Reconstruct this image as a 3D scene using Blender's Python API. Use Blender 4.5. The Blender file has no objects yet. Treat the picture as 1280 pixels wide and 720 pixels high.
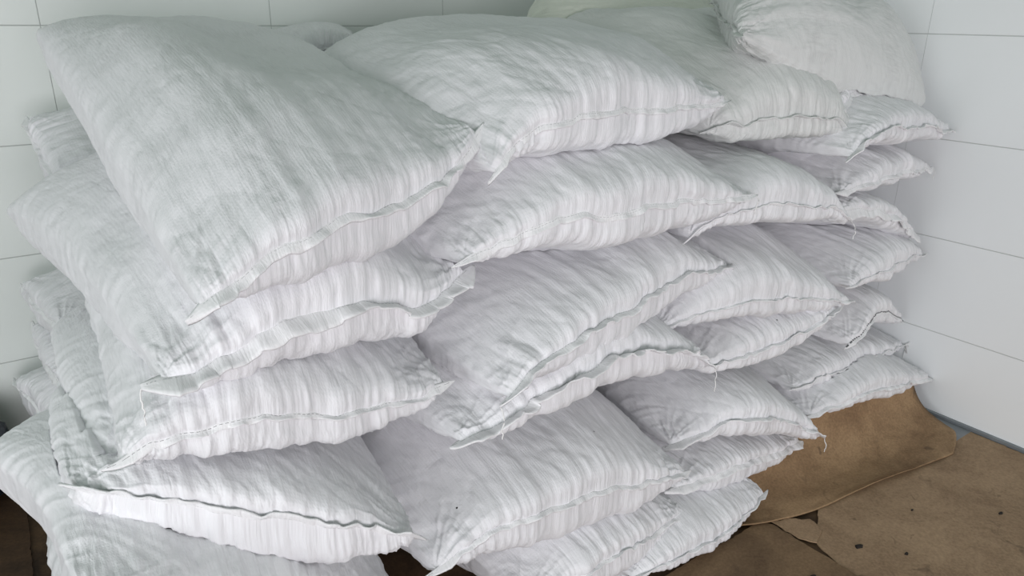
import bpy, math
import numpy as np
from mathutils import Matrix, Vector

C = bpy.context.scene.collection
sc = bpy.context.scene

# ------------------------------------------------------------------ camera
F_PX = 917.5
fw = Vector((0.54360621, 0.76392451, -0.34772351))
rt = Vector((0.81709878, -0.57639075, 0.0111035))
up = Vector((0.19194238, 0.29016038, 0.93753137))
cd = bpy.data.cameras.new('camera'); cam = bpy.data.objects.new('camera', cd); C.objects.link(cam)
cd.sensor_width = 36.0; cd.lens = 36.0 * F_PX / 1280.0; cd.clip_start = 0.02
m = Matrix.Identity(4)
for i in range(3):
    m[i][0] = rt[i]; m[i][1] = up[i]; m[i][2] = -fw[i]
m[2][3] = 1.2135
cam.matrix_world = m
sc.camera = cam

# ------------------------------------------------------------------ world, lamps, exposure
sc.view_settings.view_transform = 'Standard'; sc.view_settings.look = 'None'
sc.view_settings.gamma = 1.0; sc.view_settings.use_curve_mapping = False
sc.view_settings.exposure = 0.06
w = bpy.data.worlds.new('world'); sc.world = w; w.use_nodes = True
bg = w.node_tree.nodes['Background']
bg.inputs[1].default_value = 0.31
_g = w.node_tree.nodes.new('ShaderNodeTexCoord'); _s = w.node_tree.nodes.new('ShaderNodeSeparateXYZ'); _r = w.node_tree.nodes.new('ShaderNodeValToRGB')
w.node_tree.links.new(_g.outputs['Generated'], _s.inputs[0]); w.node_tree.links.new(_s.outputs[2], _r.inputs[0]); w.node_tree.links.new(_r.outputs[0], bg.inputs[0])
_r.color_ramp.elements[0].position = 0.0; _r.color_ramp.elements[0].color = (0.95, 0.96, 1.0, 1)
_r.color_ramp.elements[1].position = 0.55; _r.color_ramp.elements[1].color = (0.58, 0.76, 0.64, 1)

def area(name, loc, target, sx, sy, power, col):
    d = bpy.data.lights.new(name, 'AREA'); d.shape = 'RECTANGLE'; d.size = sx; d.size_y = sy
    d.energy = power; d.color = col
    o = bpy.data.objects.new(name, d); C.objects.link(o); o.location = loc
    o.rotation_euler = (Vector(target) - Vector(loc)).to_track_quat('-Z', 'Y').to_euler()
    return o
area('doorway_light', (-0.5, -2.5, 0.8), (1.6, 1.2, 0.1), 2.0, 1.2, 70, (1.0, 0.955, 1.0))
area('left_fill_light', (-2.0, 0.1, 0.95), (2.3, 1.0, 0.0), 1.4, 1.1, 26, (0.95, 0.98, 1.0))  # unseen fill added on the left to brighten the right wall

# ------------------------------------------------------------------ helpers
def srgb(r, g, b):
    f = lambda c: (c/255/12.92) if c/255 <= .04045 else ((c/255+.055)/1.055)**2.4
    return (f(r), f(g), f(b), 1)

def mesh_obj(name, verts, faces, mat, parent=None, smooth=True, uvs=None):
    me = bpy.data.meshes.new(name)
    verts = np.asarray(verts, dtype=np.float32); faces = np.asarray(faces, dtype=np.int32)
    me.vertices.add(len(verts)); me.vertices.foreach_set('co', verts.ravel())
    k = faces.shape[1]; n = len(faces)
    me.loops.add(n*k); me.loops.foreach_set('vertex_index', faces.ravel())
    me.polygons.add(n); me.polygons.foreach_set('loop_start', np.arange(0, n*k, k, dtype=np.int32))
    me.polygons.foreach_set('use_smooth', np.full(n, smooth, dtype=bool))
    me.update(calc_edges=True)
    if uvs is not None:
        l = me.uv_layers.new(name='cloth'); l.data.foreach_set('uv', np.asarray(uvs, np.float32)[faces.ravel()].ravel())
    me.materials.append(mat)
    o = bpy.data.objects.new(name, me); C.objects.link(o)
    if parent is not None: o.parent = parent
    return o

def tag(o, label, cat, group=None):
    o['label'] = label; o['category'] = cat
    if group: o['group'] = group
def structure(o): o['kind'] = 'structure'; return o

def box(name, x0, x1, y0, y1, z0, z1, mat, parent=None):
    v = [(x, y, z) for x in (x0, x1) for y in (y0, y1) for z in (z0, z1)]
    f = [(0, 1, 3, 2), (4, 6, 7, 5), (0, 4, 5, 1), (2, 3, 7, 6), (0, 2, 6, 4), (1, 5, 7, 3)]
    return mesh_obj(name, v, f, mat, parent, smooth=False)

def tube(path, r, n=6):
    """verts, faces of a closed tube along path"""
    P = np.asarray(path, float); T = np.gradient(P, axis=0); T /= np.linalg.norm(T, axis=1)[:, None] + 1e-9
    ref = np.array([0.31, 0.2, 0.93]); A = np.cross(T, ref); A /= np.linalg.norm(A, axis=1)[:, None] + 1e-9
    B = np.cross(T, A); a = np.linspace(0, 2*math.pi, n, endpoint=False)
    V = (P[:, None, :] + r*(np.cos(a)[None, :, None]*A[:, None, :] + np.sin(a)[None, :, None]*B[:, None, :])).reshape(-1, 3)
    Fc = []
    for i in range(len(P)-1):
        for j in range(n):
            Fc.append((i*n+j, i*n+(j+1) % n, (i+1)*n+(j+1) % n, (i+1)*n+j))
    return V, Fc

_lat = {}
def n2(x, y, seed):
    """smooth value noise 0..1, vectorised"""
    if seed not in _lat: _lat[seed] = np.random.RandomState(seed).rand(128, 128)
    L = _lat[seed]
    xi = np.floor(x).astype(int); yi = np.floor(y).astype(int); fx = x-xi; fy = y-yi
    fx = fx*fx*fx*(fx*(fx*6-15)+10); fy = fy*fy*fy*(fy*(fy*6-15)+10)
    a = L[xi & 127, yi & 127]; b = L[(xi+1) & 127, yi & 127]; c = L[xi & 127, (yi+1) & 127]; d = L[(xi+1) & 127, (yi+1) & 127]
    return (a*(1-fx)+b*fx)*(1-fy) + (c*(1-fx)+d*fx)*fy
def ridge(v, p=2.0): return (1-np.abs(2*v-1))**p

# ------------------------------------------------------------------ materials
def new_mat(name):
    mt = bpy.data.materials.new(name); mt.use_nodes = True
    nt = mt.node_tree; return mt, nt, nt.nodes['Principled BSDF']

def cloth_mat(name, col, dirt=0.0):
    mt, nt, bs = new_mat(name); N = nt.nodes.new; Lk = nt.links.new
    uv = N('ShaderNodeUVMap'); uv.uv_map = 'cloth'
    # tape weave: two crossed wave fields, in metres
    w1 = N('ShaderNodeTexWave'); w1.bands_direction = 'X'; w1.inputs['Scale'].default_value = 62; w1.inputs['Distortion'].default_value = 1.2; w1.inputs['Detail'].default_value = 1
    w2 = N('ShaderNodeTexWave'); w2.bands_direction = 'Y'; w2.inputs['Scale'].default_value = 62; w2.inputs['Distortion'].default_value = 1.2; w2.inputs['Detail'].default_value = 1
    Lk(uv.outputs[0], w1.inputs[0]); Lk(uv.outputs[0], w2.inputs[0])
    mx = N('ShaderNodeMath'); mx.operation = 'MULTIPLY'; Lk(w1.outputs[1], mx.inputs[0]); Lk(w2.outputs[1], mx.inputs[1])
    # fine crinkle, stretched across the cloth
    mp = N('ShaderNodeMapping'); mp.inputs['Scale'].default_value = (70, 18, 1); Lk(uv.outputs[0], mp.inputs[0])
    nz = N('ShaderNodeTexNoise'); nz.inputs['Scale'].default_value = 1.0; nz.inputs['Detail'].default_value = 5; nz.inputs['Roughness'].default_value = .65; nz.inputs['Distortion'].default_value = .8
    Lk(mp.outputs[0], nz.inputs[0])
    b1 = N('ShaderNodeBump'); b1.inputs['Strength'].default_value = .6; b1.inputs['Distance'].default_value = .0024; Lk(nz.outputs[0], b1.inputs['Height'])
    mp3 = N('ShaderNodeMapping'); mp3.inputs['Scale'].default_value = (260, 70, 1); mp3.inputs['Rotation'].default_value = (0, 0, .3); Lk(uv.outputs[0], mp3.inputs[0])
    nf = N('ShaderNodeTexNoise'); nf.inputs['Scale'].default_value = 1; nf.inputs['Detail'].default_value = 3; nf.inputs['Distortion'].default_value = .6; Lk(mp3.outputs[0], nf.inputs[0])
    b0 = N('ShaderNodeBump'); b0.inputs['Strength'].default_value = .7; b0.inputs['Distance'].default_value = .0011; Lk(nf.outputs[0], b0.inputs['Height']); Lk(b1.outputs[0], b0.inputs['Normal'])
    b2 = N('ShaderNodeBump'); b2.inputs['Strength'].default_value = .3; b2.inputs['Distance'].default_value = .0006; Lk(mx.outputs[0], b2.inputs['Height']); Lk(b0.outputs[0], b2.inputs['Normal'])
    Lk(b2.outputs[0], bs.inputs['Normal'])
    # faint dusty variation of the tapes
    nd = N('ShaderNodeTexNoise'); nd.inputs['Scale'].default_value = 9; nd.inputs['Detail'].default_value = 6; Lk(uv.outputs[0], nd.inputs[0])
    mp2 = N('ShaderNodeMapping'); mp2.inputs['Scale'].default_value = (420, 26, 1); Lk(uv.outputs[0], mp2.inputs[0])
    ns = N('ShaderNodeTexNoise'); ns.inputs['Scale'].default_value = 1; ns.inputs['Detail'].default_value = 3; Lk(mp2.outputs[0], ns.inputs[0])
    ad = N('ShaderNodeMath'); ad.operation = 'ADD'; Lk(nd.outputs[0], ad.inputs[0]); Lk(ns.outputs[0], ad.inputs[1])
    cr = N('ShaderNodeValToRGB'); Lk(ad.outputs[0], cr.inputs[0])
    cr.color_ramp.elements[0].position = .62; cr.color_ramp.elements[1].position = 1.35 if False else 1.0
    cr.color_ramp.elements[0].color = tuple(c*(.86-dirt) for c in col[:3])+(1,); cr.color_ramp.elements[1].color = col
    Lk(cr.outputs[0], bs.inputs['Base Color'])
    bs.inputs['Roughness'].default_value = .5; bs.inputs['Specular IOR Level'].default_value = .35
    return mt
M_CLOTH = cloth_mat('white_woven_plastic', (.80, .80, .82, 1))
M_TINT = cloth_mat('greenish_woven_plastic', (.72, .74, .66, 1), .03)
M_GREY = cloth_mat('greyish_woven_plastic', (.70, .71, .70, 1), .01)
M_HEM = cloth_mat('white_hem_tape', (.84, .84, .85, 1))

def plain(name, col, rough=.7, noise=None, metal=0.0, bump=None, scale=8):
    mt, nt, bs = new_mat(name); bs.inputs['Roughness'].default_value = rough; bs.inputs['Metallic'].default_value = metal
    bs.inputs['Base Color'].default_value = col
    if noise:
        N = nt.nodes.new; g = N('ShaderNodeNewGeometry')
        nz = N('ShaderNodeTexNoise'); nz.inputs['Scale'].default_value = scale; nz.inputs['Detail'].default_value = 8; nz.inputs['Roughness'].default_value = .65
        nt.links.new(g.outputs['Position'], nz.inputs[0])
        cr = N('ShaderNodeValToRGB'); cr.color_ramp.elements[0].position = .3; cr.color_ramp.elements[1].position = .7
        cr.color_ramp.elements[0].color = noise; cr.color_ramp.elements[1].color = col
        nt.links.new(nz.outputs[0], cr.inputs[0]); nt.links.new(cr.outputs[0], bs.inputs['Base Color'])
        if bump:
            b = N('ShaderNodeBump'); b.inputs['Distance'].default_value = bump; b.inputs['Strength'].default_value = .6
            nt.links.new(nz.outputs[0], b.inputs['Height']); nt.links.new(b.outputs[0], bs.inputs['Normal'])
    return mt
M_THREAD = plain('white_thread', (.85, .85, .84, 1), .6)
M_STITCH = plain('grey_stitching', srgb(172, 173, 175), .7)
M_DARKST = plain('dark_overlock', srgb(95, 95, 98), .8)
M_SPECK = plain('dark_stain', srgb(45, 45, 45), .8)
M_STEEL = plain('grey_painted_steel', srgb(150, 156, 160), .45, srgb(120, 126, 130), .3)
M_SHADE = plain('dark_blue_shade', srgb(34, 44, 54), .4, srgb(20, 26, 34))  # shade put into the colour of the dark lump at the left
M_DEBRIS = plain('dark_chips', srgb(35, 28, 22), .9)

def wall_mat(name, axis):
    """flat panels 0.6 x 0.3 m with hairline joints"""
    mt, nt, bs = new_mat(name); N = nt.nodes.new; Lk = nt.links.new
    g = N('ShaderNodeNewGeometry'); sp = N('ShaderNodeSeparateXYZ'); Lk(g.outputs['Position'], sp.inputs[0])
    def line(out, off, period, wd):
        a = N('ShaderNodeMath'); a.operation = 'SUBTRACT'; Lk(out, a.inputs[0]); a.inputs[1].default_value = off
        d = N('ShaderNodeMath'); d.operation = 'DIVIDE'; Lk(a.outputs[0], d.inputs[0]); d.inputs[1].default_value = period
        r = N('ShaderNodeMath'); r.operation = 'ROUND'; Lk(d.outputs[0], r.inputs[0])
        s = N('ShaderNodeMath'); s.operation = 'SUBTRACT'; Lk(d.outputs[0], s.inputs[0]); Lk(r.outputs[0], s.inputs[1])
        b = N('ShaderNodeMath'); b.operation = 'ABSOLUTE'; Lk(s.outputs[0], b.inputs[0])
        c = N('ShaderNodeMapRange'); Lk(b.outputs[0], c.inputs[0])
        c.inputs[1].default_value = 0; c.inputs[2].default_value = wd/period; c.inputs[3].default_value = 0; c.inputs[4].default_value = 1
        return c.outputs[0]
    hz = line(sp.outputs[2], 1.1766, .3, .0019)
    vt = line(sp.outputs[axis], .166 if axis == 0 else 1.185, .6, .0014 if axis == 0 else .0006)
    mn = N('ShaderNodeMath'); mn.operation = 'MINIMUM'; Lk(hz, mn.inputs[0]); Lk(vt, mn.inputs[1])
    nz = N('ShaderNodeTexNoise'); nz.inputs['Scale'].default_value = 2.2; nz.inputs['Detail'].default_value = 5; Lk(g.outputs['Position'], nz.inputs[0])
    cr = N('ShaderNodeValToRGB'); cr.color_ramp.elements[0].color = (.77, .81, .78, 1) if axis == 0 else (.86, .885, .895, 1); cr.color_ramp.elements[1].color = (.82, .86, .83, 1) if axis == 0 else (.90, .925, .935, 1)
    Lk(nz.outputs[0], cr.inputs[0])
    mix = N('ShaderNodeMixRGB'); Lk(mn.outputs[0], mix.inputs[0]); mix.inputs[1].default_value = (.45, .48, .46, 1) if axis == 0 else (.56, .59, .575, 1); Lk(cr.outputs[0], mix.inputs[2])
    Lk(mix.outputs[0], bs.inputs['Base Color'])
    bp = N('ShaderNodeBump'); bp.inputs['Distance'].default_value = .002; bp.inputs['Strength'].default_value = .7; Lk(mn.outputs[0], bp.inputs['Height']); Lk(bp.outputs[0], bs.inputs['Normal'])
    bs.inputs['Roughness'].default_value = .6
    return mt

def kraft_mat(name, c1, c2, seedoff=0.0):
    mt, nt, bs = new_mat(name); N = nt.nodes.new; Lk = nt.links.new
    g = N('ShaderNodeNewGeometry')
    mp = N('ShaderNodeMapping'); mp.inputs['Location'].default_value = (seedoff, seedoff, 0); Lk(g.outputs['Position'], mp.inputs[0])
    a = N('ShaderNodeTexNoise'); a.inputs['Scale'].default_value = 5; a.inputs['Detail'].default_value = 9; a.inputs['Roughness'].default_value = .7; a.inputs['Distortion'].default_value = .6
    Lk(mp.outputs[0], a.inputs[0])
    cr = N('ShaderNodeValToRGB'); cr.color_ramp.elements[0].position = .33; cr.color_ramp.elements[1].position = .6
    cr.color_ramp.elements[0].color = c2; cr.color_ramp.elements[1].color = c1; Lk(a.outputs[0], cr.inputs[0])
    f = N('ShaderNodeTexNoise'); f.inputs['Scale'].default_value = 160; f.inputs['Detail'].default_value = 3; Lk(mp.outputs[0], f.inputs[0])
    mr = N('ShaderNodeMapRange'); Lk(f.outputs[0], mr.inputs[0]); mr.inputs[1].default_value = .3; mr.inputs[2].default_value = .7; mr.inputs[3].default_value = .82; mr.inputs[4].default_value = 1.1
    ml = N('ShaderNodeMixRGB'); ml.blend_type = 'MULTIPLY'; ml.inputs[0].default_value = 1; Lk(cr.outputs[0], ml.inputs[1]); Lk(mr.outputs[0], ml.inputs[2])
    # scuffs
    s = N('ShaderNodeTexNoise'); s.inputs['Scale'].default_value = 11; s.inputs['Detail'].default_value = 4; s.inputs['Distortion'].default_value = 1.6; Lk(mp.outputs[0], s.inputs[0])
    sr = N('ShaderNodeMapRange'); Lk(s.outputs[0], sr.inputs[0]); sr.inputs[1].default_value = .64; sr.inputs[2].default_value = .74; sr.inputs[3].default_value = 0; sr.inputs[4].default_value = .55
    m2 = N('ShaderNodeMixRGB'); Lk(sr.outputs[0], m2.inputs[0]); Lk(ml.outputs[0], m2.inputs[1]); m2.inputs[2].default_value = (.07, .045, .03, 1)
    Lk(m2.outputs[0], bs.inputs['Base Color']); bs.inputs['Roughness'].default_value = .75; bs.inputs['Specular IOR Level'].default_value = .25
    b = N('ShaderNodeBump'); b.inputs['Distance'].default_value = .001; b.inputs['Strength'].default_value = .5; Lk(a.outputs[0], b.inputs['Height']); Lk(b.outputs[0], bs.inputs['Normal'])
    return mt

# ------------------------------------------------------------------ room
WX, WY = 2.364, 2.3515
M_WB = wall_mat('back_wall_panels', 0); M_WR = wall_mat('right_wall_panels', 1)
M_FLOOR = kraft_mat('floor_board', srgb(92, 72, 52), srgb(50, 38, 28))
structure(box('floor', -2.6, WX+.1, -2.8, WY+.1, -.1, 0, M_FLOOR))
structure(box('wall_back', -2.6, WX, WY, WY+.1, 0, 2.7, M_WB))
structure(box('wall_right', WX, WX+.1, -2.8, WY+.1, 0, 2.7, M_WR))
structure(box('baseboard_right', WX-.014, WX, -2.8, WY, 0.0005, .012, M_STEEL))

# ------------------------------------------------------------------ cardboard on the floor
def catmull(P, n, closed=False):
    P = np.asarray(P, float)
    d = np.r_[0, np.cumsum(np.linalg.norm(np.diff(P, axis=0), axis=1)**.5)]
    if len(P) == 2:
        t = np.linspace(0, 1, n)[:, None]; return P[0]*(1-t)+P[1]*t
    T = np.zeros_like(P)
    for i in range(len(P)):
        if i == 0: T[i] = (P[1]-P[0])/(d[1]-d[0])
        elif i == len(P)-1: T[i] = (P[-1]-P[-2])/(d[-1]-d[-2])
        else:
            a, b = (P[i]-P[i-1])/(d[i]-d[i-1]), (P[i+1]-P[i])/(d[i+1]-d[i])
            T[i] = (a*(d[i+1]-d[i])+b*(d[i]-d[i-1]))/(d[i+1]-d[i-1])
    # first pass dense, then resample to even arc length
    tt = np.linspace(0, d[-1], 600); k = np.clip(np.searchsorted(d, tt, side='right')-1, 0, len(P)-2)
    h = (d[k+1]-d[k]); s = (tt-d[k])/h; s = s[:, None]; h = h[:, None]
    Q = (2*s**3-3*s**2+1)*P[k]+(s**3-2*s**2+s)*h*T[k]+(-2*s**3+3*s**2)*P[k+1]+(s**3-s**2)*h*T[k+1]
    return Q, d

def sheet(name, outline, z, th, mat, label, seed, amp=.0025):
    """irregular flat board with a torn edge, real thickness"""
    P = np.array(outline, float); pts = []
    rs = np.random.RandomState(seed)
    for a, b in zip(P, np.roll(P, -1, axis=0)):
        n = max(2, int(np.linalg.norm(b-a)/.012))
        for i in range(n):
            q = a+(b-a)*i/n + rs.normal(0, amp*.5, 2)*(0 if i == 0 else 1); pts.append(q)
    pts = np.array(pts); n = len(pts); me = bpy.data.meshes.new(name)
    v = [(x, y, z) for x, y in pts]+[(x, y, z+th) for x, y in pts]
    f = [tuple(range(n-1, -1, -1)), tuple(range(n, 2*n))]+[(i, (i+1) % n, n+(i+1) % n, n+i) for i in range(n)]
    me.from_pydata(v, [], f); me.materials.append(mat); me.update()
    o = bpy.data.objects.new(name, me); C.objects.link(o); tag(o, label, 'cardboard'); return o
M_K1 = kraft_mat('kraft_board', srgb(168, 142, 114), srgb(136, 112, 88))
M_K2 = kraft_mat('kraft_board_dusty', srgb(132, 108, 82), srgb(100, 80, 60), 3.1)
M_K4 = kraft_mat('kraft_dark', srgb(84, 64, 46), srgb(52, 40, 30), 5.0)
M_K3 = kraft_mat('kraft_curled', srgb(162, 134, 102), srgb(128, 102, 76), 7.7)
sheet('cardboard_sheet', [(1.475, .765), (1.60, .845), (1.72, .87), (2.05, .85), (2.20, .83), (2.300, .845), (2.345, .80), (2.345, -.9), (1.46, -.9), (1.447, .2), (1.447, .68)], .0008, .003, M_K1,
      'large scuffed brown board covering the floor along the right wall', 3)
sheet('cardboard_sheet', [(.55, .9), (1.425, .895), (1.442, .87), (1.449, .68), (1.447, .2), (1.46, -.9), (.4, -.9)], .0045, .003, M_K2,
      'darker brown board at the bottom edge, with a straight seam beside it', 5)
sheet('cardboard_scrap', [(1.452, .80), (1.475, .765), (1.53, .79), (1.54, .83), (1.50, .86), (1.45, .88)], .0042, .003, M_K1,
      'small torn brown scrap wedged in the gap between the floor boards', 7, .004)
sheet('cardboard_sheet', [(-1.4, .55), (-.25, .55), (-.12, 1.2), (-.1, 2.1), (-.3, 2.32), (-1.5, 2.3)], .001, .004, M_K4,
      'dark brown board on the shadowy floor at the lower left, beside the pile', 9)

def curled():
    nu, nw = 90, 60
    fe = np.array([(1.10, 1.00), (1.28, .935), (1.44, .875), (1.58, .842), (1.69, .828), (1.81, .812), (1.98, .787), (2.165, .768)])
    x = np.linspace(1.10, 2.165, nu); yf = np.interp(x, fe[:, 0], fe[:, 1])
    V = []
    for i in range(nu):
        t = i/(nu-1)
        for j in range(nw):
            q = j/(nw-1)
            # flat strip, then a cove that rises against the sacks
            depth = .27*q; rise = max(0, (q-.28)/.72)
            z = .008 + .115*rise**1.7 + .012*math.sin(3.1*t*3+1)*rise + .006*max(0, 1-q/.07)*(1+math.sin(t*11))
            xx = x[i] + q*.05 + .02*rise*(1-t)
            yy = yf[i] + depth - .07*rise**2
            if t > .80:                                                # right edge: cut back towards the wall
                e = (t-.80)/.20
                xx += e*(.115*math.sin(min(1, q/.25)*math.pi/2) - .05*max(0, q-.3)/.7)
                z += e*.012*(1-abs(2*q-1))
            z += .003*float(n2(np.array(t*12.), np.array(q*5.), 71)) + .0015*float(n2(np.array(t*40.), np.array(q*16.), 72))
            V.append((min(xx, 2.345), yy, z))
    V = np.array(V); W = V.copy(); W[:, 2] -= .003; n = len(V)
    Fc = []
    for i in range(nu-1):
        for j in range(nw-1):
            a = i*nw+j; Fc += [(a, a+nw, a+nw+1, a+1), (n+a, n+a+1, n+a+nw+1, n+a+nw)]
    for i in range(nu-1):
        a = i*nw; Fc.append((a, n+a, n+a+nw, a+nw)); a = i*nw+nw-1; Fc.append((a, a+nw, n+a+nw, n+a))
    for j in range(nw-1):
        a = j; Fc.append((a, a+1, n+a+1, n+a)); a = (nu-1)*nw+j; Fc.append((a, n+a, n+a+1, a+1))
    o = mesh_obj('cardboard_sheet', np.vstack([V, W]), Fc, M_K3)
    tag(o, 'curled brown cardboard rising against the lowest sacks at the right', 'cardboard')
curled()
box_r = box('metal_channel', 2.20, 2.348, .80, 1.16, .0005, .004, M_STEEL)
tag(box_r, 'flat grey metal strip on the floor along the foot of the right wall', 'metal strip')

for i, (x, y, s, a) in enumerate([(1.55, .70, .010, .4), (1.36, .70, .009, 1.2), (1.62, .62, .006, 2), (1.98, .56, .007, .2), (1.35, .60, .006, .9), (1.5, .52, .006, .5), (2.02, .50, .005, .5), (1.80, .70, .004, 1.4)]):
    rs = np.random.RandomState(i+50)
    ring = [(x+s*rs.uniform(.6, 1.2)*math.cos(a+k*math.pi/4)*1.3, y+s*rs.uniform(.4, .9)*math.sin(a+k*math.pi/4)) for k in range(8)]
    zb = .0078 if x < 1.447 else .0041
    me = bpy.data.meshes.new('debris_chip')
    me.from_pydata([(p[0], p[1], zb) for p in ring]+[(x+(p[0]-x)*.7, y+(p[1]-y)*.7, zb+.003) for p in ring], [],
                   [tuple(range(8, 16)), tuple(range(7, -1, -1))]+[(k, (k+1) % 8, 8+(k+1) % 8, 8+k) for k in range(8)])
    me.materials.append(M_DEBRIS); o = bpy.data.objects.new('debris_chip', me); C.objects.link(o)
    tag(o, 'tiny dark chip of debris on the brown floor boards at the lower right', 'debris', 'dark chips on the floor boards')

# dark bundle added where there is only shade, at the left edge
def filler():
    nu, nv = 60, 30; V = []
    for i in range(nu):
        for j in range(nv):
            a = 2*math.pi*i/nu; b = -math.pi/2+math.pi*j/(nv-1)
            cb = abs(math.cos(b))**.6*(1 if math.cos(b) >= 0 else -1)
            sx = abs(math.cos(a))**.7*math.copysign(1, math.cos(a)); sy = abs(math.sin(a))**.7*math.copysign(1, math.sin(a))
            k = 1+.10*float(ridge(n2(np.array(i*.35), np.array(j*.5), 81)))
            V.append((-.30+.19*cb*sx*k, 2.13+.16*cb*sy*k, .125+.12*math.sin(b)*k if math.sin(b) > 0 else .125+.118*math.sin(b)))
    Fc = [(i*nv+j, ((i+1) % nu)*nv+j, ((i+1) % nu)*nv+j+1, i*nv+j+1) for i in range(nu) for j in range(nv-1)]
    o = mesh_obj('shade_filler', V, Fc, M_SHADE); tag(o, 'dark bluish crumpled bundle standing in for shade at the left edge', 'filler')
filler()

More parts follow.
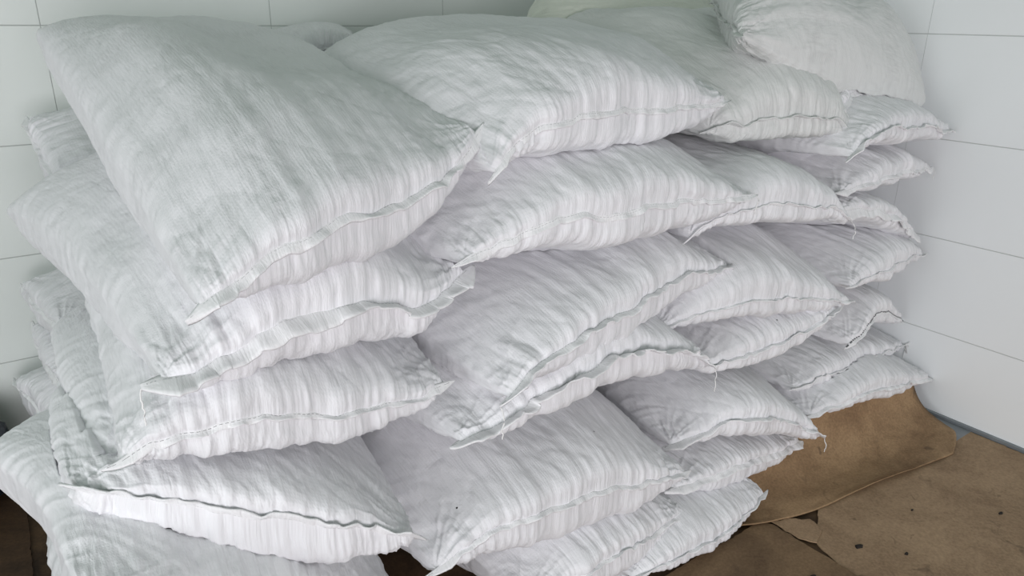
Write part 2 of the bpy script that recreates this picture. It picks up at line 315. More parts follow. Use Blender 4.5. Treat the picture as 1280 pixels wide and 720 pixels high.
# ------------------------------------------------------------------ sacks
# key, mouth seam from left to right (m), rear left corner, rear right corner, options, label
SACKS = [
    ('L6', [(-0.023,0.880,0.220),(0.130,0.880,0.220),(0.396,0.880,0.220)], (-0.043,1.780,0.220), (0.426,1.830,0.220), {'ht': 0.09, 'hb': 0.15},
     'white woven sack at the lower left edge of the pile, below the broad bottom sack'),
    ('M7', [(0.778,0.930,0.050),(1.031,0.941,0.050),(1.274,0.950,0.050)], (0.748,1.880,0.050), (1.274,1.900,0.050), {'ht': 0.06, 'hb': 0.06},
     'bottommost white sack of the middle stack, cut off by the lower picture edge'),
    ('R6', [(0.959,0.885,0.073),(1.085,0.874,0.071),(1.268,0.887,0.051),(1.478,0.930,0.050)], (0.939,1.835,0.103), (1.478,1.830,0.090), {'ht': 0.09, 'hb': 0.05, 'flap': (0.2, 0.012)},
     'lowest white sack resting on the brown board beside the curled cardboard'),
    ('C9', [(1.684,0.960,0.199),(1.818,0.933,0.220),(2.028,0.930,0.198),(2.356,0.955,0.122)], (1.684,1.860,0.219), (2.316,1.855,0.142), {'ht': 0.09, 'hb': 0.05, 'flap': (-0.3, 0.014)},
     'lowest white sack against the right wall, resting above the curled cardboard'),
    ('M6', [(0.667,0.885,0.158),(0.786,0.874,0.168),(0.914,0.883,0.164),(1.045,0.905,0.141),(1.164,0.930,0.127)], (0.617,1.835,0.188), (1.114,1.880,0.147), {'ht': 0.09, 'hb': 0.09, 'flap': (-0.2, 0.012)},
     'white sack second from the floor in the middle stack, under a sack with black specks'),
    ('R5b', [(1.162,0.970,0.167),(1.313,0.954,0.166),(1.491,0.965,0.136),(1.727,1.000,0.082)], (1.312,1.890,0.187), (1.687,1.920,0.102), {'ht': 0.06, 'hb': 0.09, 'flap': (-0.5, 0.02)},
     'white sack with a drooping crumpled edge, second from the floor in the third stack'),
    ('L5', [(-0.021,0.840,0.565),(0.043,0.826,0.523),(0.148,0.820,0.455),(0.283,0.837,0.362),(0.404,0.860,0.303)], (-0.114,1.300,0.544), (0.444,1.840,0.323), {'ht': 0.1, 'hb': 0.11, 'bl': -0.03},
     'broad white sack at the left foot of the pile, spreading furthest left'),
    ('C8', [(1.651,1.000,0.277),(1.821,0.994,0.277),(2.080,1.020,0.247),(2.354,1.060,0.202)], (1.651,1.900,0.307), (2.354,1.960,0.232), {'ht': 0.08, 'hb': 0.06, 'flap': (0.1, 0.01), 'knot': 1},
     'white sack with a white string knot at its corner, close to the right wall'),
    ('R5', [(1.187,1.010,0.259),(1.255,0.970,0.291),(1.299,0.950,0.313),(1.380,0.931,0.308),(1.520,0.921,0.256),(1.687,0.920,0.156)], (1.337,1.960,0.299), (1.647,1.850,0.196), {'ht': 0.1, 'hb': 0.07, 'flap': (0.0, 0.022), 'thr': 'R'},
     'white sack with a hanging thread at its corner, over the curled cardboard, third stack'),
    ('M5', [(0.476,0.880,0.338),(0.558,0.870,0.373),(0.641,0.867,0.375),(0.735,0.871,0.364),(0.868,0.884,0.335),(1.000,0.901,0.291),(1.145,0.920,0.251)], (0.426,1.860,0.378), (1.095,1.870,0.281), {'ht': 0.12, 'hb': 0.12, 'flap': (-0.4, 0.014), 'specks': 1},
     'white sack with small black specks on its front, low in the middle stack'),
    ('P4', [(-0.067,2.280,0.246),(-0.039,2.135,0.244),(-0.009,2.018,0.237),(0.039,1.930,0.260)], (0.483,2.280,0.246), (0.639,1.960,0.280), {'ht': 0.08, 'hb': 0.15, 'flap': (-0.2, 0.012)},
     'small visible end of a white sack by the left wall, above the dark floor gap'),
    ('L4', [(0.005,0.980,0.631),(0.059,0.946,0.618),(0.110,0.918,0.602),(0.181,0.887,0.573),(0.260,0.867,0.537),(0.338,0.857,0.496),(0.426,0.850,0.447)], (0.035,1.530,0.551), (0.476,1.800,0.467), {'ht': 0.09, 'hb': 0.11, 'flap': (0.9, 0.018)},
     'white sack with a long upturned front flap, low in the left front stack'),
    ('C7', [(1.875,0.990,0.354),(1.935,0.987,0.395),(2.074,1.013,0.404),(2.306,1.060,0.303)], (1.875,1.890,0.384), (2.306,1.960,0.333), {'ht': 0.08, 'hb': 0.05, 'flap': (-1.0, 0.012), 'dark': 1},
     'white sack with dark stitching on its arched end, near the right wall'),
    ('R4', [(1.208,1.010,0.498),(1.261,0.987,0.460),(1.333,0.965,0.470),(1.431,0.949,0.471),(1.564,0.944,0.487),(1.707,0.950,0.513)], (1.358,1.960,0.538), (1.667,1.880,0.553), {'ht': 0.08, 'hb': 0.06, 'flap': (0.3, 0.016), 'specks': 1},
     'white sack with one dark speck, fourth from the floor in the third stack'),
    ('M4', [(0.540,0.900,0.554),(0.606,0.894,0.568),(0.671,0.891,0.586),(0.741,0.892,0.602),(0.800,0.896,0.615),(0.875,0.904,0.612),(0.959,0.914,0.601),(1.098,0.933,0.557),(1.224,0.950,0.485)], (0.490,1.880,0.594), (1.174,1.900,0.535), {'thr': 'R', 'ht': 0.1, 'hb': 0.085, 'flap': (0.25, 0.034)},
     'white sack with a wide loose crumpled hem, fourth from the floor in the middle stack'),
    ('P3', [(0.003,2.250,0.410),(0.006,2.124,0.377),(0.025,1.980,0.351)], (0.553,2.250,0.410), (0.625,2.010,0.351), {'ht': 0.07, 'hb': 0.08},
     'rear white sack corner with a folded tip, at the far left below a tufted one'),
    ('X', [(0.047,1.000,0.641),(0.135,1.019,0.625),(0.271,1.065,0.574),(0.430,1.130,0.502),(0.506,1.160,0.470)], (0.031,1.620,0.616), (0.546,2.110,0.510), {'ht': 0.085, 'hb': 0.09, 'bl': 0.02},
     'white sack with strong diagonal folds on its left side, behind the sack with straight stitching'),
    ('L3', [(0.055,0.910,0.692),(0.084,0.905,0.704),(0.126,0.899,0.710),(0.179,0.894,0.711),(0.230,0.894,0.705),(0.286,0.898,0.690),(0.347,0.906,0.669),(0.415,0.917,0.652),(0.476,0.928,0.643),(0.536,0.940,0.645)], (0.090,1.500,0.718), (0.586,1.890,0.695), {'dark': 2, 'ht': 0.1, 'hb': 0.075, 'flap': (-0.9, 0.012), 'bl': -0.01, 'thr': 0},
     'white sack with a long straight dark stitching line, middle of the left front stack'),
    ('C6', [(1.809,0.980,0.544),(1.898,0.974,0.558),(2.051,0.990,0.560),(2.318,1.040,0.529)], (1.779,1.880,0.584), (2.268,1.940,0.569), {'ht': 0.1, 'hb': 0.045, 'flap': (0.1, 0.008)},
     'white sack with a pointed right corner facing the wall, fourth down in the right stack'),
    ('R3', [(1.109,1.010,0.572),(1.156,0.991,0.592),(1.211,0.973,0.606),(1.296,0.956,0.614),(1.399,0.946,0.607),(1.523,0.944,0.583),(1.770,0.950,0.521)], (1.259,1.960,0.632), (1.730,1.880,0.571), {'ht': 0.13, 'hb': 0.06, 'flap': (-0.2, 0.01)},
     'plump white sack with a dense row of small gathers, third down in third stack'),
    ('P2', [(-0.002,2.220,0.531),(0.018,2.103,0.516),(0.053,1.930,0.508)], (0.548,2.220,0.531), (0.653,1.960,0.508), {'ht': 0.08, 'hb': 0.08},
     'white sack end with a tufted corner by the left wall, under the long leaning sack'),
    ('M3', [(0.608,0.860,0.635),(0.650,0.865,0.661),(0.705,0.873,0.680),(0.786,0.885,0.692),(0.877,0.903,0.701),(0.982,0.927,0.709),(1.101,0.956,0.717),(1.218,0.981,0.705),(1.317,1.000,0.681)], (0.558,1.840,0.695), (1.267,1.950,0.741), {'thr': 'L', 'ht': 0.1, 'hb': 0.09, 'flap': (0.0, 0.02)},
     'white sack slanting steeply down to its front left corner, third down in middle stack'),
    ('C5', [(1.737,1.000,0.761),(1.852,0.994,0.746),(2.048,1.015,0.696),(2.276,1.060,0.598)], (1.717,1.900,0.791), (2.246,1.960,0.628), {'ht': 0.06, 'hb': 0.05, 'flap': (-1.0, 0.03)},
     'white sack with a bright drooping end flap, third down in the right stack'),
    ('R2', [(1.183,1.010,0.772),(1.214,0.991,0.807),(1.268,0.974,0.824),(1.345,0.962,0.828),(1.487,0.958,0.814),(1.631,0.964,0.783),(1.730,0.970,0.739)], (1.333,1.960,0.822), (1.690,1.900,0.789), {'ht': 0.12, 'hb': 0.055, 'flap': (0.5, 0.01), 'thr': 'B'},
     'white sack with two hanging threads, second from the top in the third stack'),
    ('L2', [(0.114,0.900,0.792),(0.156,0.897,0.795),(0.201,0.896,0.810),(0.256,0.899,0.831),(0.325,0.907,0.835),(0.388,0.919,0.827),(0.444,0.931,0.813),(0.481,0.940,0.793),(0.539,0.954,0.800),(0.594,0.970,0.820)], (0.002,1.800,0.828), (0.674,1.950,0.880), {'ht': 0.115, 'hb': 0.095, 'flap': (-0.4, 0.034), 'bl': -0.02, 'thr': 'L'},
     'long white sack leaning left with a deep gathered front, second in the left front stack'),
    ('M2', [(0.574,0.940,0.851),(0.616,0.932,0.867),(0.679,0.922,0.891),(0.782,0.915,0.899),(0.914,0.917,0.892),(1.048,0.927,0.887),(1.290,0.950,0.864)], (0.524,1.920,0.911), (1.240,1.900,0.924), {'thr': 'R', 'ht': 0.12, 'hb': 0.085, 'flap': (-1.0, 0.014), 'bl': 0.03},
     'white sack just beneath the plump top one in the middle stack'),
    ('C4', [(1.716,1.000,0.809),(1.855,0.998,0.818),(2.064,1.026,0.820),(2.311,1.070,0.796)], (1.696,1.900,0.839), (2.231,1.970,0.826), {'ht': 0.09, 'hb': 0.04, 'thr': 'R'},
     'white sack with a pointed corner and dangling thread, second down in the right stack'),
    ('B1', [(0.087,2.150,0.964),(0.097,2.019,0.896),(0.119,1.870,0.832)], (0.687,2.200,0.964), (0.719,1.990,0.832), {'ht': 0.07, 'hb': 0.09, 'flap': (-0.4, 0.015), 'thr': 'R'},
     'white sack peeking out left of the big top left sack, thread at its corner'),
    ('R1', [(1.314,1.100,0.979),(1.343,1.081,0.991),(1.378,1.065,0.984),(1.414,1.050,0.994),(1.516,1.030,1.002),(1.639,1.026,0.990),(1.766,1.030,0.956)], (1.323,1.750,1.180), (2.211,1.550,1.099), {'tint': 2, 'ht': 0.125, 'tp': 0.6, 'hb': 0.065, 'flap': (0.1, 0.014), 'bl': 0.05},
     'greyish white sack on top of the third stack with a curled front hem'),
    ('C3', [(1.683,0.970,0.905),(1.729,0.968,0.936),(1.820,0.973,0.955),(1.995,0.994,0.954),(2.343,1.050,0.906)], (1.633,1.870,0.955), (2.193,1.900,0.956), {'ht': 0.1, 'hb': 0.05, 'flap': (0.1, 0.018)},
     'white sack with a long sharp tip pointing at the wall, under the topmost right sack'),
    ('C2', [(1.726,1.050,1.015),(1.839,1.084,1.033),(1.979,1.120,1.045)], (1.626,1.650,1.045), (2.079,1.720,1.075), {'ht': 0.05, 'hb': 0.04, 'flap': (-1.0, 0.02)},
     'small visible corner of a white sack pinched beneath the topmost right sack'),
    ('BK', [(0.674,1.950,1.100),(0.768,1.975,1.127),(0.871,2.000,1.135)], (0.674,2.250,1.120), (0.971,2.300,1.155), {'ht': 0.05, 'hb': 0.05},
     'white sack corner at the back between the two big top left sacks'),
    ('M1', [(0.641,0.950,0.982),(0.661,0.951,1.005),(0.689,0.951,1.025),(0.725,0.953,1.041),(0.774,0.958,1.052),(0.873,0.970,1.058),(1.013,0.994,1.055),(1.183,1.027,1.047),(1.301,1.050,1.048)], (0.636,1.720,1.089), (1.405,1.750,1.149), {'ht': 0.115, 'hb': 0.085, 'flap': (-1.0, 0.013), 'bl': 0.06, 'thr': 0},
     'plump white sack with finely gathered sewn end, on top of the middle stack'),
    ('C0', [(1.951,1.650,1.182),(2.109,1.788,1.220),(2.269,1.950,1.271)], (1.201,1.650,1.162), (1.669,2.100,1.271), {'ht': 0.1, 'hb': 0.09, 'tint': 1},
     'greenish white sack at the top of the pile against the back wall'),
    ('C1', [(1.668,1.420,1.255),(1.538,1.274,1.215),(1.367,1.080,1.180)], (2.418,1.400,1.205), (2.256,1.100,0.996), {'tint': 2, 'ht': 0.15, 'hb': 0.07, 'flap': (0.1, 0.015)},
     'plump topmost white sack lying sideways at the upper right near the wall'),
    ('L1', [(0.160,0.840,0.897),(0.173,0.843,0.906),(0.211,0.851,0.922),(0.254,0.860,0.939),(0.306,0.874,0.953),(0.362,0.891,0.961),(0.416,0.909,0.961),(0.509,0.941,0.971),(0.582,0.971,0.998),(0.641,1.000,1.039)], (0.120,1.850,1.169), (0.652,1.850,1.106), {'wr': 0.62, 'ht': 0.1, 'hb': 0.1, 'flap': (-0.7, 0.018), 'bl': 0.0, 'br': -0.02, 'thr': 'R'},
     'large white sack lying on top at the left, its crumpled hem facing front'),
]
HX, HY, HR = -.5, .6, .01
NXH, NYH = 300, 185
TOPS = []
def hidx(x, y): return np.clip(((x-HX)/HR), 0, NXH-1.001), np.clip(((y-HY)/HR), 0, NYH-1.001)
def sample(G, x, y):
    fx, fy = hidx(x, y); i = fx.astype(int); j = fy.astype(int); a = fx-i; b = fy-j
    return (G[i, j]*(1-a)+G[i+1, j]*a)*(1-b)+(G[i, j+1]*(1-a)+G[i+1, j+1]*a)*b
def blur(G, n=1):
    for _ in range(n):
        P_ = np.pad(G, 1, mode='edge'); G = (P_[:-2, 1:-1]+P_[2:, 1:-1]+P_[1:-1, :-2]+P_[1:-1, 2:]+4*P_[1:-1, 1:-1])/8
    return G

NU, NV = 240, 190
def base(sk, idx):
    key, hem, BL, BR, o, lab = sk
    rs = np.random.RandomState(idx*7+1)
    hem = np.array(hem); BL = np.array(BL); BR = np.array(BR)
    q = catmull(hem, 0)
    q = q[0] if isinstance(q, tuple) else q
    if len(hem) == 2: q = np.linspace(hem[0], hem[1], 600)
    arc = np.r_[0, np.cumsum(np.linalg.norm(np.diff(q, axis=0), axis=1))]
    W = arc[-1]
    a = np.linspace(0, 1, NU); u = .55*a+.45*(1-np.cos(np.pi*a))/2
    b = np.linspace(0, 1, NV); v = .35*b**1+.65*b**2.0 if False else (.5*(1-np.cos(np.pi*b))/2+.5*b)*.6+.4*b**1.8
    C0 = np.stack([np.interp(u*W, arc, q[:, k]) for k in range(3)], 1)
    ws = u*W; we = np.minimum(1, np.minimum(u, 1-u)*12)
    C0[:, 2] += we*(.012*(n2(ws/.055, ws*0+.3, idx+500)-.5)+.005*(n2(ws/.018, ws*0+.3, idx+501)-.5))
    C0[:, 1] += we*(.012*(n2(ws/.05, ws*0+.3, idx+502)-.5)+.005*(n2(ws/.016, ws*0+.3, idx+503)-.5))
    FLc, FRc = C0[0], C0[-1]
    Lm = .5*(np.linalg.norm(BL-FLc)+np.linalg.norm(BR-FRc))
    back = (BL+BR)/2-(FLc+FRc)/2; back /= np.linalg.norm(back)
    right = (FRc+BR)/2-(FLc+BL)/2; right[2] = 0; right /= np.linalg.norm(right)
    C1 = BL+(BR-BL)*u[:, None] + back*.035*np.sin(np.pi*u)[:, None]
    bl = o.get('bl', .025); br = o.get('br', .025)
    sv = np.sin(np.pi*v)**.8
    wob = lambda s: .008*(n2(v*Lm/.12, v*0+.5, s)-.5)*np.minimum(1, np.minimum(v, 1-v)*10)
    D0 = FLc+(BL-FLc)*v[:, None]-right*(bl*sv+wob(idx+200))[:, None]
    D1 = FRc+(BR-FRc)*v[:, None]+right*(br*sv+wob(idx+300))[:, None]
    U = u[:, None, None]; Vv = v[None, :, None]
    S = (1-Vv)*C0[:, None]+Vv*C1[:, None]+(1-U)*D0[None]+U*D1[None] - ((1-U)*(1-Vv)*FLc+U*(1-Vv)*FRc+(1-U)*Vv*BL+U*Vv*BR)
    hu = np.sqrt(np.maximum(0, 1-np.abs(2*u-1)**3.0)); hv = np.sqrt(np.maximum(0, 1-np.abs(2*v-1)**4.0))
    # the mouth corners taper to flat points, the body behind is fuller
    fk = np.exp(-((v*Lm)/.15)**2)[None]
    taper = np.maximum(0, np.sin(np.pi*u))[:, None]**o.get('tp', .85)
    h = (hu[:, None]*(1-fk)+taper*fk)*hv[None]
    fdir = np.array([-back[0], -back[1], 0]); fdir /= np.linalg.norm(fdir)
    # hem dips are kept near the mouth only: the body behind is smoother
    sF = v[None]*Lm
    S[..., 0:2] += (fdir[None, None, :2]*(.016*(sF/.03)*np.exp(1-sF/.03)*hu[:, None]**1.5)[..., None])
    return dict(S=S, h=h, hu=hu, hv=hv, u=u, v=v, W=W, L=Lm, C0=C0, fdir=fdir, back=back, right=right, o=o, key=key, lab=lab, idx=idx, rs=rs)

bases = [base(s, i) for i, s in enumerate(SACKS)]

def foot(G, X, Y, Z, op):
    """rasterise a height sheet into grid G with max / min"""
    i = np.round((X-HX)/HR).astype(int).ravel(); j = np.round((Y-HY)/HR).astype(int).ravel(); z = Z.ravel()
    k = (i >= 0) & (i < NXH) & (j >= 0) & (j < NYH)
    (np.maximum if op == 'max' else np.minimum).at(G, (i[k], j[k]), z[k])

# pass 1, from the top down: how much room the sacks above leave
CEIL = [None]*len(bases)
G = np.full((NXH, NYH), 9.0)
RAST = []
for b in bases:
    S = b['S']; b['zm'] = S[..., 2].mean(); G = np.full((NXH, NYH), 9.0)
    foot(G, S[..., 0], S[..., 1], S[..., 2]-.80*b['o']['hb']*b['h']**.8, 'min'); RAST.append(G)
for b in bases:
    G = np.full((NXH, NYH), 9.0)
    for c in bases[b['idx']+1:]:
        if c['zm'] > b['zm']+(.02 if c['key'][0] == b['key'][0] or (b['key'] == 'X' or c['key'] == 'X') else .11): G = np.minimum(G, RAST[c['idx']])
    CEIL[b['idx']] = G
# pass 2, from the floor up
for b in bases:
    S, h, o = b['S'], b['h'], b['o']
    u, v, W, Lm, idx, rs = b['u'], b['v'], b['W'], b['L'], b['idx'], b['rs']
    ht, hb = o['ht'], o['hb']
    X, Y, Z = S[..., 0], S[..., 1], S[..., 2]
    big = (n2(u[:, None]*W/.16+idx, v[None]*Lm/.20+idx, 31+idx)-.5)
    top = Z + ht*h*(1+.30*big)
    top = np.maximum(np.minimum(top, np.maximum(sample(CEIL[idx], X, Y), Z+.25*ht*h)), Z+.02*h)
    H = np.full((NXH, NYH), .008)
    for c, g_ in zip(bases, TOPS):
        if c['zm'] < b['zm']-(.02 if c['key'][0] == b['key'][0] or (b['key'] == 'X' or c['key'] == 'X') else .11): H = np.maximum(H, g_)
    Hs = sample(blur(H, 2), X, Y)
    sag = hb*1.3*h**.75 + .06*np.clip((v[None]*Lm-.12)/.2, 0, 1)*np.minimum(b['hu'][:, None], 1)*h
    bot = np.maximum(Z-sag, np.minimum(Hs+.002, Z-.10*hb*h))
    bot = np.maximum(bot, .006)
    top = np.maximum(top, bot+.001*h)
    T = np.stack([X, Y, top], -1); B = np.stack([X, Y, bot], -1)
    def displace(P, sgn, sd):
        dU = np.gradient(P, axis=0); dV = np.gradient(P, axis=1)
        Nn = np.cross(dU, dV)*sgn; Nn /= np.linalg.norm(Nn, axis=2)[..., None]+1e-12
        arcV = np.concatenate([np.zeros((NU, 1)), np.cumsum(np.linalg.norm(np.diff(P, axis=1), axis=2), axis=1)], 1)
        arcU = np.concatenate([np.zeros((1, NV)), np.cumsum(np.linalg.norm(np.diff(P, axis=0), axis=2), axis=0)], 0)
        sL = arcU; sR = arcU[-1:]-arcU; sB = arcV[:, -1:]-arcV
        uu = u[:, None]*W+0*arcV
        edge = np.minimum(np.minimum(arcV, sB), np.minimum(sL, sR))
        fade = np.clip(edge/.010, 0, 1)
        warp = .010*(n2(uu/.05, arcV/.07, sd+1)-.5)+.028*(n2(uu/.13, arcV/.16, sd+2)-.5)*np.clip(arcV/.1, 0, 1)
        lean = o.get('lean', rs.uniform(-.25, .25))
        q = uu+warp+lean*arcV
        amp = .45+.9*n2(uu/.09, arcV/.3+3, sd+3)
        g1 = ridge(n2(q/.0078, arcV/.10, sd+4), 1.4)*.0046*np.exp(-arcV/.075)
        g2 = ridge(n2(q/.017, arcV/.16, sd+5), 1.4)*.0048*np.exp(-arcV/.11)
        g3 = ridge(n2(q/.045, arcV/.24, sd+6), 1.5)*(.0050 if sgn > 0 else .0025)*np.exp(-arcV/.16)
        d = (g1+g2+g3)*amp - .0035*np.exp(-arcV/.10)
        d -= ridge(n2(q/.013, arcV/.13, sd+16), 5)*.0032*np.exp(-arcV/.12)*amp
        d -= ridge(n2(q/.030, arcV/.16, sd+17), 7)*.0032*np.exp(-arcV/.13)*amp
        # folds that run in from the long sides
        for s_, sg in ((sL, 1), (sR, -1)):
            qq = arcV+.5*s_*(1 if rs.rand() < .7 else -.6)+.03*(n2(s_/.06, arcV/.10, sd+7)-.5)
            d += (ridge(n2(qq/.022, s_/.11+9, sd+8), 1.6)*.0036+ridge(n2(qq/.055, s_/.2+9, sd+9), 1.6)*.0045)*np.exp(-s_/.085)
        # broad dents and long soft creases over the field
        ca, sa = math.cos(rs.uniform(-.6, .6)), math.sin(rs.uniform(-.6, .6))
        xr = uu*ca+arcV*sa; yr = -uu*sa+arcV*ca
        d += .009*(n2(xr/.13, yr/.13, sd+10)-.5)*np.clip(edge/.06, 0, 1)
        d += .0014*ridge(n2(xr/.055+.5*n2(xr/.1, yr/.1, sd+14), yr/.20, sd+11), 3)
        d += .0016*(n2(xr/.016, yr/.05, sd+12)-.5)*2+.0010*(n2(xr/.007, yr/.018, sd+13)-.5)*2
        xq = uu*.8+arcV*.6; yq = -uu*.6+arcV*.8
        d -= .0017*ridge(n2(xq/.035+.6*n2(xq/.08, yq/.08, sd+18), yq/.14, sd+19), 7)*np.clip(edge/.04, 0, 1)*n2(uu/.15, arcV/.15, sd+20)*1.6
        # corner puckers
        for cu in (sL, sR):
            r = np.sqrt(cu**2+arcV**2)+1e-6; th = np.arctan2(cu, arcV)
            d += .0060*ridge(n2(th*7+3, r/.10, sd+15), 1.5)*np.exp(-(r/.12)**2)*np.clip(r/.03, 0, 1)
        return P+Nn*(d*fade*o.get('wr', .78))[..., None]
    T2 = displace(T, 1, idx*40+1000); B2 = displace(B, -1, idx*40+1020)
    B2[..., 2] = np.maximum(B2[..., 2], .003)
    if o.get('wallx', True):
        for Q in (T2, B2):
            Q[..., 0] = np.minimum(Q[..., 0], WX-.004); Q[..., 1] = np.minimum(Q[..., 1], WY-.004)
    G = np.full((NXH, NYH), -1.0); foot(G, T[..., 0], T[..., 1], T[..., 2], 'max'); TOPS.append(G)
    # one closed skin: top grid + bottom interior sharing the rim
    idT = np.arange(NU*NV).reshape(NU, NV)
    inner = np.zeros((NU, NV), bool); inner[1:-1, 1:-1] = True
    idB = idT.copy(); idB[inner] = NU*NV+np.arange(inner.sum())
    verts = np.vstack([T2.reshape(-1, 3), B2[inner]])
    uvT = np.stack([np.repeat(u[:, None]*W, NV, 1), np.repeat(v[None]*Lm, NU, 0)], -1).reshape(-1, 2)
    uvs = np.vstack([uvT, uvT.reshape(NU, NV, 2)[inner]+[.003, .001]])+idx*.37
    fT = np.stack([idT[:-1, :-1], idT[1:, :-1], idT[1:, 1:], idT[:-1, 1:]], -1).reshape(-1, 4)
    fB = np.stack([idB[:-1, :-1], idB[:-1, 1:], idB[1:, 1:], idB[1:, :-1]], -1).reshape(-1, 4)
    root = bpy.data.objects.new('woven_sack', None); C.objects.link(root); root.empty_display_size = .05
    org = np.array([X.mean(), Y.mean(), B2[..., 2].min()]); root.location = org
    tag(root, b['lab'], 'sack', 'white woven sacks heaped in the corner')
    cloth = {0: M_CLOTH, 1: M_TINT, 2: M_GREY}[o.get('tint', 0)]
    mesh_obj('sack_body', verts-org, np.vstack([fT, fB]), cloth, root, True, uvs)
    # ---- sewn hem along the mouth
    ud, wd = o.get('flap', (-.85, .014))
    nh = 260; hu_ = np.linspace(0, 1, nh); rim = np.stack([np.interp(hu_, u, T2[:, 0, k]) for k in range(3)], 1)
    tan = np.gradient(rim, axis=0); tan /= np.linalg.norm(tan, axis=1)[:, None]
    ext = .022
    rim[:8] -= tan[:8]*(ext*np.linspace(1, 0, 8))[:, None]; rim[-8:] += tan[-8:]*(ext*np.linspace(0, 1, 8))[:, None]
    s = hu_*W
    tilt = ud+.9*(n2(s/.07, s*0+.5, idx+400)-.5)+.5*(n2(s/.022, s*0+2.5, idx+401)-.5)
    out = np.cross(tan, [0, 0, 1.0]); out *= np.sign((out@b['fdir']))[:, None]; out /= np.linalg.norm(out, axis=1)[:, None]
    dirv = out*np.cos(np.clip(tilt, -1.3, 1.3))[:, None]+np.array([0, 0, 1.0])*np.sin(np.clip(tilt, -1.3, 1.3))[:, None]
    nrm = np.cross(tan, dirv); nrm /= np.linalg.norm(nrm, axis=1)[:, None]
    wv = wd*(.75+.5*n2(s/.05, s*0+1.5, idx+402))*(1+.9*np.exp(-np.minimum(hu_, 1-hu_)*W/.03))*np.clip(np.minimum(hu_, 1-hu_)*28+.08, 0, 1)
    rows = 6; top_r, bot_r = [], []
    for r in range(rows):
        f = r/(rows-1)-.25
        wav = (.0045*(n2(s/.016, s*0+r*.18, idx+403)-.5)*(f+.2)*1.6+.010*(n2(s/.05, s*0+r*.12, idx+404)-.5)*max(0, f)*min(1.5, wd/.014))
        c = rim+dirv*(f*wv)[:, None]+nrm*wav[:, None]
        t_ = .0011*(1.25 if r in (rows-1, rows-2) else 1)
        top_r.append(c+nrm*t_); bot_r.append(c-nrm*t_)
    ringv = np.array(top_r+bot_r[::-1]); R_ = len(ringv)
    hv_ = ringv.transpose(1, 0, 2).reshape(-1, 3); hv_[:, 2] = np.maximum(hv_[:, 2], .004)
    hv_[:, 0] = np.minimum(hv_[:, 0], WX-.002)
    hf = [(i*R_+j, (i+1)*R_+j, (i+1)*R_+(j+1) % R_, i*R_+(j+1) % R_) for i in range(nh-1) for j in range(R_)]
    hf += [(j, j+1, R_-2-j, R_-1-j) for j in range(rows-1)]
    e = (nh-1)*R_; hf += [(e+j, e+R_-1-j, e+R_-2-j, e+j+1) for j in range(rows-1)]
    huv = np.stack([np.repeat(s, R_), np.tile(np.linspace(0, .04, R_), nh)], -1)
    hem = mesh_obj('hem', hv_-org, hf, {0: M_HEM, 1: M_TINT, 2: M_GREY}[o.get('tint', 0)], root, True, huv)
    # stitching: short raised dashes along the hem, front side
    mid = (np.array(top_r[2])+np.array(bot_r[2]))/2*.6+(np.array(top_r[1])+np.array(bot_r[1]))/2*.4
    dens = np.linspace(0, 1, int(W/.0014)); ml = np.stack([np.interp(dens, hu_, mid[:, k]) for k in range(3)], 1)
    sv_, sf_ = [], []
    for i in range(2, len(ml)-5, 5):
        a_, f_ = tube(ml[i:i+4], .0030 if o.get('dark') == 1 else .0014, 4); f_ = [tuple(x+len(sv_)*0+sum(map(len, sv_)) for x in q_) for q_ in f_]
        sv_.append(a_); sf_ += f_
    if sf_: mesh_obj('stitching', np.vstack(sv_)-org, sf_, M_DARKST if o.get('dark') else M_STITCH, hem, True)
    # loose thread ends
    if o.get('thr') or o.get('knot'):
        for endi in ((0, -1) if not o.get('knot') else (-1,)):
            if o.get('thr') in ('L', 'R') and endi != (0 if o['thr'] == 'L' else -1): continue
            p = np.array(top_r[3])[endi].copy(); ln = rs.uniform(.035, .06); path = [p]
            for k in range(14):
                p = p+np.array([rs.normal(0, .0012)+b['fdir'][0]*.002*(k < 4), b['fdir'][1]*.002*(k < 4)+rs.normal(0, .0008), -ln/14]); path.append(p)
            path = np.array(path); path[:, 0] = np.minimum(path[:, 0], WX-.004)
            tv, tf = tube(path, .0011, 6); mesh_obj('loose_thread', tv-org, tf, M_THREAD, root)
    if o.get('knot'):
        p = np.array(top_r[3])[-1]
        for (ax, az, ln) in ((.4, 1, .018), (-.5, -.8, .03), (1, .2, .016), (.1, -1, .024)):
            pa = [p+np.array([ax*ln*k/6*.8, -.006-.002*k, az*ln*k/6+.003*math.sin(k)]) for k in range(7)]
            pa = np.array(pa); pa[:, 0] = np.minimum(pa[:, 0], WX-.004)
            tv, tf = tube(pa, .0016, 6); mesh_obj('string_end', tv-org, tf, M_THREAD, root)
    # small dark specks
    if o.get('specks'):
        for (fu, fs) in ([(.17, .07), (.60, .13)] if o['specks'] == 1 and b['key'] == 'M5' else [(.55, .06)]):
            iu = int(fu*NU); ar = np.r_[0, np.cumsum(np.linalg.norm(np.diff(T2[iu], axis=0), axis=1))]; iv = int(np.searchsorted(ar, fs))
            p = T2[iu, iv]; d1 = T2[iu+2, iv]-T2[iu-2, iv]; d2 = T2[iu, iv+2]-T2[iu, iv-2]; nn = np.cross(d1, d2); nn /= np.linalg.norm(nn)
            d1 /= np.linalg.norm(d1); d2 = np.cross(nn, d1); sz = .0022
            ring = [p+nn*.0006+(d1*math.cos(t)*rs.uniform(.6, 1.3)+d2*math.sin(t)*rs.uniform(.6, 1.3))*sz for t in np.linspace(0, 2*math.pi, 9)[:-1]]
            cv = [p+nn*.0016]+ring; mesh_obj('speck', np.array(cv)-org, [(0, k+1, (k+1) % 8+1, (k+1) % 8+1) for k in range(0)] or [(k+1, (k+1) % 8+1, 0) for k in range(8)], M_SPECK, root)

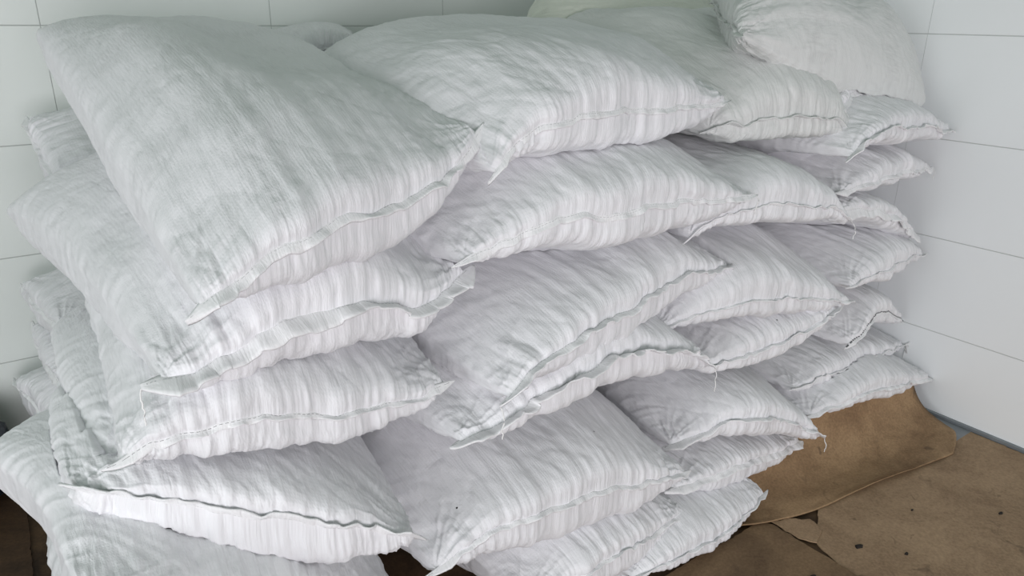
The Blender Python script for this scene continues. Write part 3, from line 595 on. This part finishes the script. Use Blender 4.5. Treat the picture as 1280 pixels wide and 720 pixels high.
# loose thread lying on the floor at the lower left
pp = [(-.30+.02*k, 1.18+.012*math.sin(k*1.3)+.008*k, .0065+.001*math.sin(k)) for k in range(12)]
tv, tf = tube(pp, .0016, 6); o = mesh_obj('thread_strand', tv, tf, M_THREAD)
tag(o, 'short pale strand of thread on the dark floor at the lower left', 'thread')
